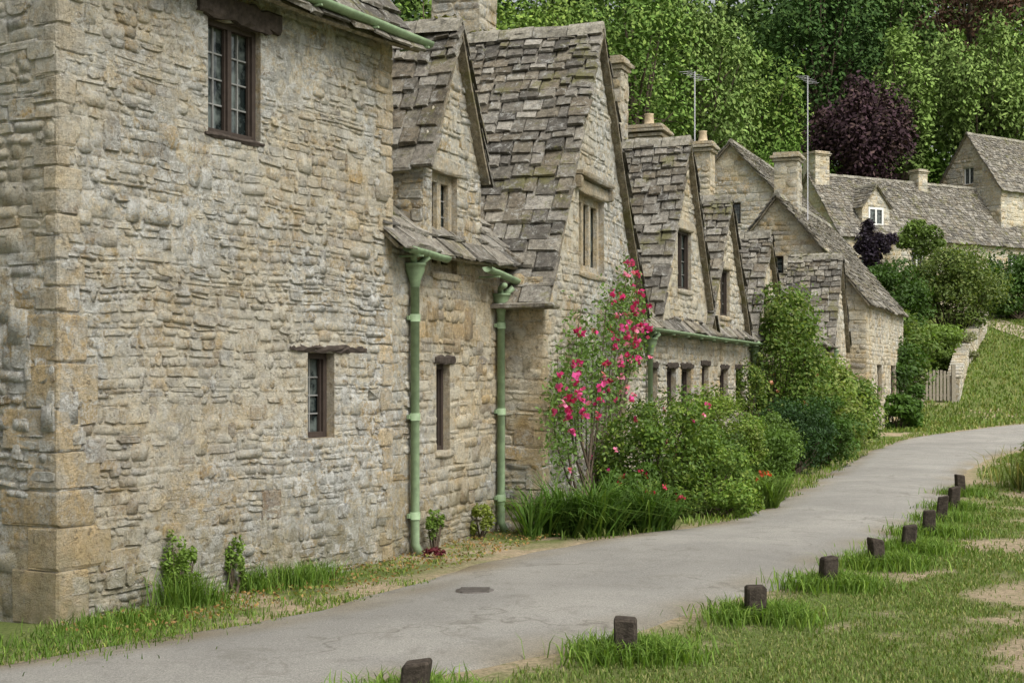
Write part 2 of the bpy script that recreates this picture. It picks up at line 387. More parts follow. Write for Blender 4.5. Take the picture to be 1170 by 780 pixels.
def ridge(acc,p,q,r=.10,seglen=.42,col=(.26,.245,.205)):
    L=np.linalg.norm(q-p); n=max(1,int(L/seglen)); d=(q-p)/L; side=np.cross(d,UP); side/=np.linalg.norm(side)
    for i in range(n):
        a=p+d*(L*i/n+.006)+UP*U(-.015,.015); b=p+d*(L*(i+1)/n-.006)+UP*U(-.015,.015)
        vs=[];fs=[]
        for e in (a,b):
            for (sx,z) in ((-r*1.25,-r*1.1),(-r*.75,-.0),(-r*.25,r*.5),(r*.25,r*.5),(r*.75,0),(r*1.25,-r*1.1)):
                vs.append(e+side*sx+UP*z)
        for j in range(5): fs.append((j,j+1,7+j,6+j))
        fs+=[(0,1,2,3,4,5),(6,7,8,9,10,11)]
        acc.add(vs,fs,'stone_slate',shade(col,.25))
        if random.random()<.5:
            for k in range(34):
                c=a+(b-a)*random.random()+side*U(-r*1.0,r*1.0)+UP*r*.35; s=U(.012,.04)
                acc.add([c+V(U(-s,s),U(-s,s),U(0,s)) for _ in range(4)],[(0,1,2),(0,2,3),(0,1,3),(1,2,3)],'foliage',(.15,.15,.03))
def gable_roof(acc,F,u0,u1,he,ha,depth,ov=.14,front=.10,her=None):
    if her is None: her=he
    uc=(u0+u1)/2
    for (ue,h0,sg) in ((u0,he,1),(u1,her,-1)):
        up=F[1]*(uc-ue)+UP*(ha-h0); L=np.linalg.norm(up); S=up/L
        P0=pt(F,ue,front,h0)-S*ov+UP*.03
        slates(acc,P0,-F[2],S,(0,depth+front),(0,depth+front),L+ov-.02)
    ridge(acc,pt(F,uc,front,ha+.07),pt(F,uc,-depth,ha+.07))
def par_roof(acc,F,u0,u1,he,run,ha,w0=0,ov=.2,back=True,inset=(0,0)):
    S=-F[2]*run+UP*(ha-he); L=np.linalg.norm(S);S=S/L
    P0=pt(F,u0,w0,he)-S*ov+UP*.03
    slates(acc,P0,F[1],S,(0,u1-u0),(inset[0],u1-u0-inset[1]),L+ov-.02)
    if back:
        S2=F[2]*run+UP*(ha-he); S2/=np.linalg.norm(S2)
        P1=pt(F,u0,w0-2*run,he)-S2*ov+UP*.03
        slates(acc,P1,F[1],S2,(0,u1-u0),(0,u1-u0),L+ov-.02)
    ridge(acc,pt(F,u0,w0-run,ha+.07),pt(F,u1,w0-run,ha+.07))
STC=(.58,.52,.41)
def window(acc,F,u0,u1,v0,v1,dep=.14,lights=2,nx=2,ny=4,frame_m='window_timber',fw=.045,stone=False,lintel=None,sill=True,hood=False):
    c=shade((.50,.44,.34),.05)
    for (a,b) in (((u0,v0),(u0,v1)),((u1,v0),(u1,v1)),((u0,v1),(u1,v1)),((u0,v0),(u1,v0))):
        acc.add([pt(F,a[0],.001,a[1]),pt(F,b[0],.001,b[1]),pt(F,b[0],-dep-.1,b[1]),pt(F,a[0],-dep-.1,a[1])],[(0,1,2,3)],'dressed_stone',c)
    mt='dressed_stone' if stone else frame_m; fd=.03
    acc.box(F,u0+.002,u0+fw,-dep,-dep+fd+.02,v0+.002,v1-.002,mt,STC); acc.box(F,u1-fw,u1-.002,-dep,-dep+fd+.02,v0+.002,v1-.002,mt,STC)
    acc.box(F,u0+fw,u1-fw,-dep,-dep+fd+.018,v1-fw,v1-.003,mt,STC); acc.box(F,u0+fw,u1-fw,-dep,-dep+fd+.018,v0+.003,v0+fw,mt,STC)
    W=(u1-u0-2*fw)/lights
    for i in range(lights):
        a=u0+fw+W*i; b=a+W
        if i: acc.box(F,a-fw/2,a+fw/2,-dep,-dep+fd+.016,v0+fw,v1-fw,mt,STC)
        iu0=a+(fw/2 if i else 0); iu1=b-(fw/2 if i<lights-1 else 0)
        iv0,iv1=v0+fw,v1-fw
        for p in range(nx):
            for q in range(ny):
                xa=iu0+(iu1-iu0)*p/nx; xb=iu0+(iu1-iu0)*(p+1)/nx; ya=iv0+(iv1-iv0)*q/ny; yb=iv0+(iv1-iv0)*(q+1)/ny
                t=[U(-.003,.003) for _ in range(4)]
                acc.add([pt(F,xa,-dep-.014+t[0],ya),pt(F,xb,-dep-.014+t[1],ya),pt(F,xb,-dep-.014+t[2],yb),pt(F,xa,-dep-.014+t[3],yb)],[(0,1,2,3)],'window_glass')
        cf=.018
        if fw<.09:
            acc.box(F,iu0,iu0+cf,-dep,-dep+.025,v0+fw,v1-fw,frame_m); acc.box(F,iu1-cf,iu1,-dep,-dep+.025,v0+fw,v1-fw,frame_m)
        for j in range(1,nx):
            x=iu0+(iu1-iu0)*j/nx; acc.box(F,x-.006,x+.006,-dep-.022,-dep+.004,v0+fw,v1-fw,'lead_bars')
        for j in range(1,ny):
            y=v0+fw+(v1-v0-2*fw)*j/ny; acc.box(F,iu0,iu1,-dep-.021,-dep+.003,y-.006,y+.006,'lead_bars')
    if sill: acc.rough(F,u0-.04,u1+.04,-.1,.035,v0-.07,v0+.004,'dressed_stone',STC,.005,4)
    if lintel=='timber': acc.rough(F,u0-.06,u1+.10,-.1,.025,v1,v1+.09,'old_timber',(.1,.1,.1),.012,8)
    if lintel=='stone': acc.rough(F,u0-.10,u1+.10,-.1,.03,v1,v1+.16,'dressed_stone',STC,.006,4)
    if hood:
        acc.rough(F,u0-.16,u1+.16,-.02,.10,v1+.17,v1+.24,'dressed_stone',(.36,.32,.25),.006,5)
        acc.rough(F,u0-.18,u0-.10,-.02,.085,v1+.02,v1+.172,'dressed_stone',(.36,.32,.25),.004,2)
        acc.rough(F,u1+.10,u1+.18,-.02,.085,v1+.02,v1+.172,'dressed_stone',(.36,.32,.25),.004,2)
def chimney(acc,F,u,w,s,zb,zt,pots=0):
    G=(pt(F,u-s/2,w+s/2,0),F[1],F[2])
    for (O,dd,nn) in ((G[0],F[1],F[2]),(G[0]-F[2]*s,F[1],-F[2]),(G[0],-F[2],-F[1]),(G[0]+F[1]*s,-F[2],F[1])):
        stone_wall(acc,(O,dd,nn),[(zb,0,s),(zt,0,s)],ch=(.12,.2),sw=(.18,.4))
    for k,(o,h0,h1) in enumerate(((.05,zt,zt+.09),(.10,zt+.09,zt+.17),(.03,zt+.17,zt+.26))):
        acc.rough((G[0],F[1],F[2]),-o,s+o,-s-o,o,h0,h1,'dressed_stone',shade((.48,.43,.34)),.008,3)
    for k in range(pots):
        c=pt(F,u+(k-(pots-1)/2)*.3,w,zt+.25); acc.tube([c,c+UP*.08,c+UP*.22,c+UP*.25],[.12,.10,.085,.1],'clay_pot')
def gutter(acc,F,u0,u1,w,v0,v1,r=.055):
    n=10;vs=[];fs=[];seg=8
    for i in range(n+1):
        u=u0+(u1-u0)*i/n; v=v0+(v1-v0)*i/n+U(-.004,.004)
        for rr in (r,r-.008):
            for j in range(seg+1):
                th=math.pi+math.pi*j/seg; vs.append(pt(F,u,w+rr*math.cos(th),v+rr*math.sin(th)))
    k=2*(seg+1)
    for i in range(n):
        for j in range(seg):
            for o in (0,seg+1): fs.append((i*k+o+j,i*k+o+j+1,(i+1)*k+o+j+1,(i+1)*k+o+j))
        for (a,b) in ((0,seg+1),(seg,2*seg+1)): fs.append((i*k+a,i*k+b,(i+1)*k+b,(i+1)*k+a))
    for i in (0,n): 
        fs.append(tuple(i*k+j for j in range(seg+1)))
    acc.add(vs,fs,'green_paint',smooth=True)
    u=u0+.2
    while u<u1:
        acc.box(F,u-.012,u+.012,-.0,w+r+.004,v0+(v1-v0)*(u-u0)/(u1-u0)-r-.02,v0+(v1-v0)*(u-u0)/(u1-u0)-r-.004,'green_paint'); u+=.8
def downpipe(acc,F,u,w,vt,vb,r=.042,hopper=True,gw=.2):
    if hopper:
        pts=[(.035,-.02),(.045,.0),(.055,.06),(.09,.14),(.095,.19),(.105,.195),(.105,.215)]
        acc.tube([pt(F,u,w,vt+z-.2) for _,z in pts],[x for x,_ in pts],'green_paint',seg=14)
        acc.tube([pt(F,u,w,vt-.08),pt(F,u,w+.03,vt-.0),pt(F,u+.03,gw,vt+.08)],.032,'green_paint')
        acc.tube([pt(F,u-.02,w,vt+.0),pt(F,u-.09,w+.03,vt+.07),pt(F,u-.22,gw,vt+.09)],.032,'green_paint')
    acc.tube([pt(F,u,w,vt-.18),pt(F,u,w,vb+.12),pt(F,u+.01,w+.05,vb+.02)],r,'green_paint',seg=14)
    z=vb+.35
    while z<vt-.25:
        acc.tube([pt(F,u,w,z),pt(F,u,w,z+.07)],r+.009,'green_paint',seg=14)
        acc.box(F,u-.075,u+.075,.02,.045,z+.015,z+.055,'green_paint'); z+=.92
# ------------------------------------------------------------------ cottages
F0=frame(-3.04,9.5,ang=math.radians(29.4)); e=empty('stone_cottage'); w=Acc();r=Acc();wi=Acc()
opsn=[(1.49,2.11,3.54,4.42),(2.72,3.09,1.16,1.88)]
stone_wall(w,F0,[(-.25,0,3.95),(4.78,0,3.95)],opsn,ch=(.032,.095),sw=(.04,.22),mat='weathered_rubble_stone')
FL=(F0[0]-F0[2]*5.0,F0[2],-F0[1])
stone_wall(w,FL,[(-.25,0,5.0),(4.8,0,5.0),(8.2,2.5,2.5)],ch=(.04,.11),mat='weathered_rubble_stone')
FRt=(F0[0]-F0[2]*5.0+F0[1]*3.95,F0[2],F0[1])
stone_wall(w,FRt,[(-.25,0,5.0),(4.8,0,5.0),(8.2,2.5,2.5)],ch=(.06,.12))
quoins(w,F0,0,-1,.0,2.1,.48,.26,(.2,.38),col=(.62,.53,.38)); quoins(w,F0,0,-1,2.12,4.7,.2,.10,(.08,.2),col=(.58,.54,.46))
quoins(w,F0,3.95,1,.0,4.7,.22,.13,(.10,.22))
w.rough(F0,2.12,2.36,-.05,.012,.52,.78,'dressed_stone',(.33,.25,.18),.006,3)
window(wi,F0,*opsn[0],dep=.10,lights=2,nx=2,ny=4,sill=False); window(wi,F0,*opsn[1],dep=.13,lights=1,nx=2,ny=4,fw=.05,sill=False)
wi.rough(F0,1.36,2.32,-.1,.05,4.42,4.60,'old_timber',(.1,.1,.1),.018,12)
wi.rough(F0,2.46,3.55,-.1,.022,1.885,1.945,'old_timber',(.1,.1,.1),.012,14)
wi.rough(F0,1.45,2.14,-.1,.02,3.50,3.545,'old_timber',(.1,.1,.1),.005,6)
par_roof(r,F0,-.1,4.08,4.85,2.5,8.2,w0=.02,ov=.32)
gutter(wi,F0,-.1,4.2,.25,4.80,4.74,.06)
w.build('walls',e);r.build('roof',e);wi.build('windows_and_gutter',e)
F2=frame(-1.08,13.0,.40); e=empty('stone_cottage'); w=Acc();r=Acc();wi=Acc()
wd=(.82,1.42,2.70,3.68); wl=(.92,1.24,.95,1.80)
stone_wall(w,F2,[(-.25,-.1,2.95),(2.92,-.1,2.95)],[wd,wl])
stone_wall(w,F2,[(2.92,.62,2.02),(3.80,.62,2.02),(5.12,1.32,1.32)],[wd])
for (O,dd,nn) in ((pt(F2,.62,0,0),-F2[2],-F2[1]),(pt(F2,2.02,0,0),-F2[2],F2[1])):
    stone_wall(w,(O,dd,nn),[(2.9,0,.35),(3.8,0,1.4)])
window(wi,F2,*wd,dep=.11,lights=2,nx=1,ny=5,stone=True,fw=.09,lintel='stone'); window(wi,F2,*wl,dep=.12,lights=1,nx=2,ny=4,lintel='timber',sill=True)
gable_roof(r,F2,.62,2.02,3.78,5.15,3.2,ov=.12,front=.10)
par_roof(r,F2,-.2,3.1,2.95,2.35,5.2,w0=.0,ov=.2)
gutter(wi,F2,-.1,.75,.19,2.86,2.82,.055); gutter(wi,F2,1.75,2.75,.19,2.80,2.70,.055)
downpipe(wi,F2,.30,.07,2.72,.0); downpipe(wi,F2,2.42,.07,2.55,.0)
w.build('walls',e);r.build('roof',e);wi.build('windows_and_gutter',e)
F3=frame(.33,15.23,ang=math.radians(18.4)); e=empty('gabled_stone_cottage'); w=Acc();r=Acc();wi=Acc()
w3=(1.42,2.58,2.92,3.84); w3b=(3.15,3.75,.95,1.75)
stone_wall(w,F3,[(-.25,0,4.4),(2.6,0,4.4),(5.84,2.2,2.2)],[w3,w3b],mat='weathered_rubble_stone')
stone_wall(w,(F3[0]-F3[2]*3.0,F3[2],-F3[1]),[(-.25,0,3.0),(2.75,0,3.0)])
stone_wall(w,(F3[0]-F3[2]*3.0+F3[1]*4.4,F3[2],F3[1]),[(-.25,0,3.0),(2.75,0,3.0)])
quoins(w,F3,0,-1,0,2.6,.3,.2,(.14,.26))
window(wi,F3,*w3,dep=.12,lights=3,nx=1,ny=1,stone=True,fw=.09,lintel='stone',hood=True)
window(wi,F3,*w3b,dep=.12,lights=2,nx=2,ny=4,lintel='timber')
gable_roof(r,F3,0,4.4,2.62,5.86,5.2,ov=.22,front=.10)
r.rough(F3,-.28,.0,-.5,.2,2.40,2.46,'stone_slate',(.2,.18,.15),.01,4)
chimney(w,F3,4.6,-2.6,.72,3.5,7.6)
w.build('walls_and_chimney',e);r.build('roof',e);wi.build('windows',e)
F4=frame(1.72,19.4,.40); e=empty('twin_gabled_stone_cottage'); w=Acc();r=Acc();wi=Acc()
o4=[(.55,.95,1.1,1.8),(1.45,1.95,1.1,1.8),(2.25,2.85,1.1,1.8),(3.5,3.95,0.05,1.85),(4.7,5.3,1.05,1.8),(5.9,6.4,1.05,1.8)]
g4=(2.05,2.85,3.0,3.9); g5=(4.75,5.45,2.70,3.5); cs=(.07,.13)
stone_wall(w,F4,[(-.25,-.1,7.4),(2.36,-.1,7.4)],o4,ch=cs)
stone_wall(w,F4,[(2.36,.8,4.1),(2.42,.8,4.1),(5.2,2.45,2.45)],[g4],ch=cs)
stone_wall(w,F4,[(2.36,3.75,6.65),(2.42,3.75,6.65),(4.62,5.2,5.2)],[g5],ch=cs)
for o in o4: window(wi,F4,*o,dep=.12,lights=1,nx=2,ny=3,lintel='timber',sill=o[2]>.5)
window(wi,F4,*g4,dep=.1,lights=2,nx=1,ny=4,lintel='stone'); window(wi,F4,*g5,dep=.1,lights=2,nx=1,ny=4,lintel='stone')
gable_roof(r,F4,.8,4.1,2.42,5.22,3.4,ov=.15,front=.10); gable_roof(r,F4,3.75,6.65,2.42,4.65,2.4,ov=.15,front=.10)
par_roof(r,F4,-.2,7.5,2.45,2.3,5.15,ov=.2)
gutter(wi,F4,.0,7.3,.2,2.34,2.28,.045); downpipe(wi,F4,.35,.07,2.2,.0,r=.036); downpipe(wi,F4,7.1,.07,2.2,.0,r=.036)
chimney(w,F4,6.04,-2.3,.45,4.0,7.2,0); chimney(w,F4,8.4,-2.3,.6,4.0,6.35,1)
w.build('walls_and_chimneys',e);r.build('roof',e);wi.build('windows_and_gutter',e)
e=empty('stone_cottage'); w=Acc();r=Acc();wi=Acc(); cs=(.09,.16); ss=(.14,.36)
stone_wall(w,F4,[(-.25,7.4,16.5),(2.5,7.4,16.5)],[(8.4,9.2,1.1,1.9),(11,11.8,1.1,1.9)],ch=cs,sw=ss)
window(wi,F4,8.4,9.2,1.1,1.9,lintel='timber'); window(wi,F4,11,11.8,1.1,1.9,lintel='timber')
stone_wall(w,F4,[(2.5,7.2,9.8),(4.3,8.5,8.5)],[(8.25,8.75,2.8,3.4)],ch=cs,sw=ss); window(wi,F4,8.25,8.75,2.8,3.4,dep=.1,lights=1)
gable_roof(r,F4,7.2,9.8,2.5,4.35,2.4); par_roof(r,F4,7.5,16.0,2.5,2.3,5.2)
chimney(w,F4,12.7,-2.3,.45,4.5,6.7,1)
w.build('walls_and_chimney',e);r.build('roof',e);wi.build('windows',e)
a4=math.atan(.40); d4=F4[1]; n4=F4[2]
e=empty('end_stone_cottage'); w=Acc();r=Acc();wi=Acc()
R7=V(8.97,36,0); FE=(R7-n4*4.5,n4,-d4)
stone_wall(w,FE,[(-.2,0,4.5),(3.6,0,4.5),(6.3,2.25,2.25)],[(2.0,2.4,4.3,4.8)],ch=cs,sw=ss); window(wi,FE,2.0,2.4,4.3,4.8,lights=1)
FS=(R7,d4,n4); stone_wall(w,FS,[(-.2,0,8),(3.6,0,8)],[(2,3,1,2),(5,6,1,2)],ch=cs,sw=ss); window(wi,FS,2,3,1,2); window(wi,FS,5,6,1,2)
par_roof(r,FS,-.15,8,3.62,2.25,6.32,ov=.2)
FW=(R7-d4*2.6-n4*.5,d4,n4)
stone_wall(w,FW,[(-.2,0,2.6),(2.3,0,2.6),(4.55,1.3,1.3)],[(1.0,1.6,1.1,1.9)],ch=cs,sw=ss); window(wi,FW,1.0,1.6,1.1,1.9)
stone_wall(w,(FW[0]-n4*1.6,n4,-d4),[(-.2,0,1.6),(2.3,0,1.6)],ch=cs,sw=ss)
gable_roof(r,FW,0,2.6,2.3,4.6,1.2)
FB=(R7-n4*4.5-d4*1.6,n4,-d4)
stone_wall(w,FB,[(-.2,0,2.5),(3.0,0,2.5)],[(1.2,1.7,1.3,2.1)],ch=cs,sw=ss); window(wi,FB,1.2,1.7,1.3,2.1)
stone_wall(w,(FB[0]+n4*2.5+d4*0,d4,n4),[(-.2,0,1.6),(3.0,0,1.6)],ch=cs,sw=ss)
S=d4*1.6+UP*1.3; slates(r,pt(FB,-.1,.15,2.95),n4,S,(0,2.7),(0,2.7),np.linalg.norm(S)+.1)
downpipe(wi,FW,.35,.07,2.3,.15,r=.04,gw=.1)
chimney(w,FS,1.4,-2.25,.62,5.6,7.4,0)
w.build('walls_and_chimney',e);r.build('roof',e);wi.build('windows',e)
e=empty('tall_stone_cottage'); w=Acc();r=Acc();wi=Acc()
RA=V(7.1,46,0)+n4*2.6; FT=(RA-n4*5.2,n4,-d4)
stone_wall(w,FT,[(0,0,5.2),(6.3,0,5.2),(9.2,2.6,2.6)],[(2.3,2.9,6.6,7.3)],ch=(.12,.2),sw=(.2,.5)); window(wi,FT,2.3,2.9,6.6,7.3)
FTS=(RA,d4,n4); stone_wall(w,FTS,[(0,0,9),(6.3,0,9)],ch=(.12,.2),sw=(.2,.5)); par_roof(r,FTS,-.15,9,6.3,2.6,9.22)
stone_wall(w,(RA-n4*5.2,d4,-n4),[(0,0,9),(6.3,0,9)],ch=(.12,.2),sw=(.2,.5))
w.build('walls',e);r.build('roof',e);wi.build('windows',e)
e=empty('long_stone_cottage'); w=Acc();r=Acc();wi=Acc()
FF=frame(17.3,75,ang=math.radians(60)); big=dict(ch=(.18,.3),sw=(.3,.7),pr=(.003,.02))
of=[(1.5,2.6,7.6,8.7),(5.2,6.2,7.6,8.7),(9,10.2,7.6,8.7),(12.8,13.8,7.6,8.7)]
stone_wall(w,FF,[(5,0,18),(9.25,0,18)],of,**big)
for o in of: window(wi,FF,*o,frame_m='white_paint',fw=.07,dep=.15,lintel='stone')
FG=(FF[0]-FF[2]*4.8,FF[2],-FF[1])
stone_wall(w,FG,[(5,0,4.8),(9.25,0,4.8),(12.6,2.4,2.4)],**big)
par_roof(r,FF,-.15,18,9.28,2.4,12.65,ov=.3)
FD=(FF[0]-FF[2]*.35,FF[1],FF[2])
stone_wall(w,FD,[(9.3,1.9,3.9),(10.8,1.9,3.9),(11.9,2.9,2.9)],[(2.35,3.45,9.8,10.8)],**big)
for uu,sg in ((1.9,-1),(3.9,1)): stone_wall(w,(pt(FD,uu,0,0),-FF[2],FF[1]*sg),[(9.6,0,.2),(10.8,0,1.1)],**big)
window(wi,FD,2.35,3.45,9.8,10.8,frame_m='white_paint',fw=.12,dep=.03,nx=1,ny=2,sill=False); gable_roof(r,FD,1.9,3.9,10.8,11.95,1.8,ov=.12,front=.12)
chimney(w,FF,.5,-2.4,1.0,11.6,13.6,0); chimney(w,FF,8.2,-2.4,.7,12,13.2,0)
w.build('walls_and_chimneys',e);r.build('roof',e);wi.build('windows',e)
e=empty('upper_stone_cottage'); w=Acc();r=Acc();wi=Acc()
FH=frame(28.2,82,ang=math.radians(55)); 
stone_wall(w,FH,[(6,0,11),(12.6,0,11)],**big); FG=(FH[0]-FH[2]*4.6,FH[2],-FH[1])
stone_wall(w,FG,[(6,0,4.6),(12.6,0,4.6),(15.9,2.3,2.3)],[(2,2.7,13,14)],**big); window(wi,FG,2,2.7,13,14,frame_m='white_paint')
par_roof(r,FH,-.15,11,12.6,2.3,15.95,ov=.3)
w.build('walls',e);r.build('roof',e);wi.build('windows',e)
# ------------------------------------------------------------------ plants
def rand_dirs(n):
    v=rng.normal(size=(n,3)); return v/np.linalg.norm(v,axis=1)[:,None]
def leaf_quads(P,size,cols,droop=0,outn=None,ar=.55):
    n=len(P); nrm=rand_dirs(n)
    if outn is not None: nrm=nrm*.75+outn*.6
    nrm[:,2]=np.abs(nrm[:,2])*.8+.15; nrm/=np.linalg.norm(nrm,axis=1)[:,None]
    t=rand_dirs(n); t[:,2]-=droop; t-=nrm*(t*nrm).sum(1)[:,None]; t/=np.linalg.norm(t,axis=1)[:,None]+1e-9
    b=np.cross(nrm,t); s=(size*rng.uniform(.6,1.35,n))[:,None]
    v=np.stack([P-t*s*.5,P+b*s*.5*ar+t*s*.05,P+t*s*.55,P-b*s*.5*ar+t*s*.05],1).reshape(-1,3)
    return v,np.arange(4*n).reshape(-1,4),np.repeat(cols,4,0)
def crown_points(c,rad,nclump,n,seed,fill=.75,clr=.33,flat=.8):
    g=np.random.default_rng(seed); C=[]
    while len(C)<nclump:
        q=g.uniform(-1,1,3); L=np.linalg.norm(q)
        if L>1 or L<.25: continue
        q*= (fill+.25*g.random())/max(L,.45) if L>.45 and g.random()<.7 else 1
        C.append(q)
    C=np.array(C)*(1-clr*.6); Cw=np.array(c)+C*np.array(rad)
    cr=g.uniform(.5,1.3,nclump)*clr
    k=g.integers(0,nclump,n); d=g.normal(size=(n,3)); d/=np.linalg.norm(d,axis=1)[:,None]
    rr=g.uniform(.25,1.2,n)**.6
    P=Cw[k]+d*rr[:,None]*(cr[k][:,None]*np.array(rad))*np.array([1,1,flat])
    return P,k,d,Cw
def colset(base,k,nc,P,amt=.3,fine=.25,alt=None,seed=0):
    g=np.random.default_rng(seed); cb=g.uniform(1-amt,1+amt,nc)[k]; cf=g.uniform(1-fine,1+fine,len(k))
    c=np.array(base)[None,:]*(cb*cf)[:,None]
    if alt is not None:
        m=g.random(len(k))<.3; c[m]=np.array(alt)*cf[m][:,None]
    return c*np.array([1.08,1.05,.95])
def bush(name,x,y,rx,ry,rz,zc,base,leaf=.045,n=6000,clumps=26,seed=1,alt=None,flow=None,nf=0,fl=.05,droop=.2,clr=.33,parent=None):
    gz=float(H(x,y)); c=(x,y,gz+zc)
    P,k,d,Cw=crown_points(c,(rx,ry,rz),clumps,n,seed,clr=clr)
    m=P[:,2]>gz+.01; P=P[m];k=k[m];d=d[m]
    cols=colset(base,k,clumps,P,seed=seed,alt=alt)
    v,f,cc=leaf_quads(P,leaf,cols,droop,outn=d)
    e=empty(name) if parent is None else parent
    npmesh('leaves',v,f,cc,'foliage',e)
    a=Acc()
    for q in Cw[::2]:
        b0=V(x+U(-.1,.1)*rx,y+U(-.1,.1)*ry,gz-.05); mid=(b0+q)/2+V(U(-.1,.1)*rx,U(-.1,.1)*ry,0)
        a.tube([b0,mid,q],[.012+.012*rx,.008+.008*rx,.004],'bark',seg=5)
    a.build('stems',e)
    if flow:
        g=np.random.default_rng(seed+9); o=P[(d[:,1]<.3)&(np.abs(d[:,2])<.95)]; o=o[g.integers(0,len(o),nf)]
        flowers('flowers',o+np.array([.02,-.04,.02]),flow,fl,e,seed)
    return e
def flowers(name,pts,cols,size,parent,seed=1):
    g=np.random.default_rng(seed); allP=[];allC=[]
    for p in pts:
        c=np.array(cols[g.integers(0,len(cols))]); s=size*g.uniform(.55,1.25)
        q=p+g.normal(size=(8,3))*s*.32; allP.append(q); allC.append(np.tile(c,(8,1))*g.uniform(.7,1.25,(8,1)))
    P=np.vstack(allP);C=np.vstack(allC); v,f,cc=leaf_quads(P,size*.85,C,ar=.9); return npmesh(name,v,f,cc,'petals',parent)
def tree(name,x,y,top,cr,base,n=9000,seed=1,leaf=None,low=.3,clumps=45,alt=None,droop=.2,clr=.3,flat=.8,ry=None):
    gz=float(H(x,y)); Ht=top-gz; 
    if leaf is None: leaf=.0034*y
    cz=gz+Ht*(low+(1-low)/2); rz=Ht*(1-low)/2
    P,k,d,Cw=crown_points((x,y,cz),(cr,ry or cr,rz),clumps,n,seed,clr=clr,flat=flat)
    P+=rng.normal(size=P.shape)*leaf*.6
    base=tuple(b*1.2 for b in base)
    if alt is not None: alt=tuple(b*1.2 for b in alt)
    cols=colset(base,k,clumps,P,seed=seed,alt=alt,amt=.35)
    v,f,cc=leaf_quads(P,leaf,cols,droop,outn=d); e=empty(name); npmesh('crown',v,f,cc,'tree_foliage',e)
    a=Acc(); tr=.018*Ht+.08
    tp=[V(x+U(-.1,.1),y,gz-.3),V(x+U(-.2,.2),y,gz+Ht*.2),V(x+U(-.4,.4),y,gz+Ht*.45),V(x+U(-.6,.6),y,gz+Ht*.8)]
    a.tube(tp,[tr*1.35,tr,tr*.65,tr*.15],'bark',seg=9)
    for q in Cw[::2]:
        s=tp[1]+(tp[3]-tp[1])*U(0,.65); mid=s*.45+q*.55+UP*U(-.3,.4); a.tube([s,mid,q],[tr*.35,tr*.2,tr*.05],'bark',seg=5)
    a.build('trunk_and_limbs',e); return e
def blades(name,xy,h,w,lean,col,parent=None,mat='grass_blades',zoff=0,hv=.4,alt=None):
    n=len(xy); P=np.column_stack([xy,H(xy[:,0],xy[:,1])+zoff]); th=rng.uniform(0,6.283,n); L=np.stack([np.cos(th),np.sin(th),np.zeros(n)],1)
    th2=th+1.57+rng.normal(size=n)*.5; B=np.stack([np.cos(th2),np.sin(th2),np.zeros(n)],1)
    hh=(h*rng.uniform(1-hv,1+hv,n))[:,None]; ww=(w*rng.uniform(.7,1.3,n))[:,None]; le=lean*rng.uniform(.2,1.3,n)[:,None]
    m=P+UP*hh*.6+L*hh*le*.35; t=P+UP*hh*(1-.35*le)+L*hh*le
    v=np.stack([P-B*ww*.5,P+B*ww*.5,m+B*ww*.4,m-B*ww*.4,t+B*ww*.06,t-B*ww*.06],1).reshape(-1,3)
    i=np.arange(n)[:,None]*6; f=np.stack([i+np.array([[0,1,2,3]]),i+np.array([[3,2,4,5]])],1).reshape(-1,4)
    c=np.array(col)[None]*rng.uniform(.65,1.35,(n,1))
    if alt is not None: mm=rng.random(n)<.25; c[mm]=np.array(alt)*rng.uniform(.7,1.3,(mm.sum(),1))
    return npmesh(name,v,f,np.repeat(c,6,0)*np.array([1.1,1.0,1.0]),mat,parent)
GM=(.085,.15,.03)
def scatter(n,x0,x1,y0,y1,test):
    xy=np.column_stack([rng.uniform(x0,x1,n),rng.uniform(y0,y1,n)]); return xy[test(xy)]
def gtest(xy):
    ok=~inside(xy[:,0],xy[:,1])
    dd=seg_dist(xy[:,0],xy[:,1])
    d=np.array([dirt_at(x,y) for x,y in xy]); ok&=((d<.29+rng.normal(size=len(d))*.12)|(rng.random(len(d))<.06))&(dd>.05+rng.random(len(d))*.3)
    xr=np.interp(xy[:,1],RR[:,1],RR[:,0]); ok&=xy[:,0]>xr-.1
    return ok
for (n,a,b,c2,d2,h,wd_) in ((90000,0,6,6.8,12,.032,.007),(75000,1,9,12,19,.04,.011),(60000,5,15,19,34,.055,.02)):
    xy=scatter(n,a,b,c2,d2,gtest); blades('grass',xy,h,wd_,.7,(.115,.185,.04),alt=(.22,.245,.09))
def bank(xy): return (xy[:,0]>9.5)&(~inside(xy[:,0],xy[:,1]))
xy=scatter(50000,9.5,28,38,64,bank); blades('grass',xy,.12,.045,.6,(.12,.19,.04),alt=(.22,.25,.08))
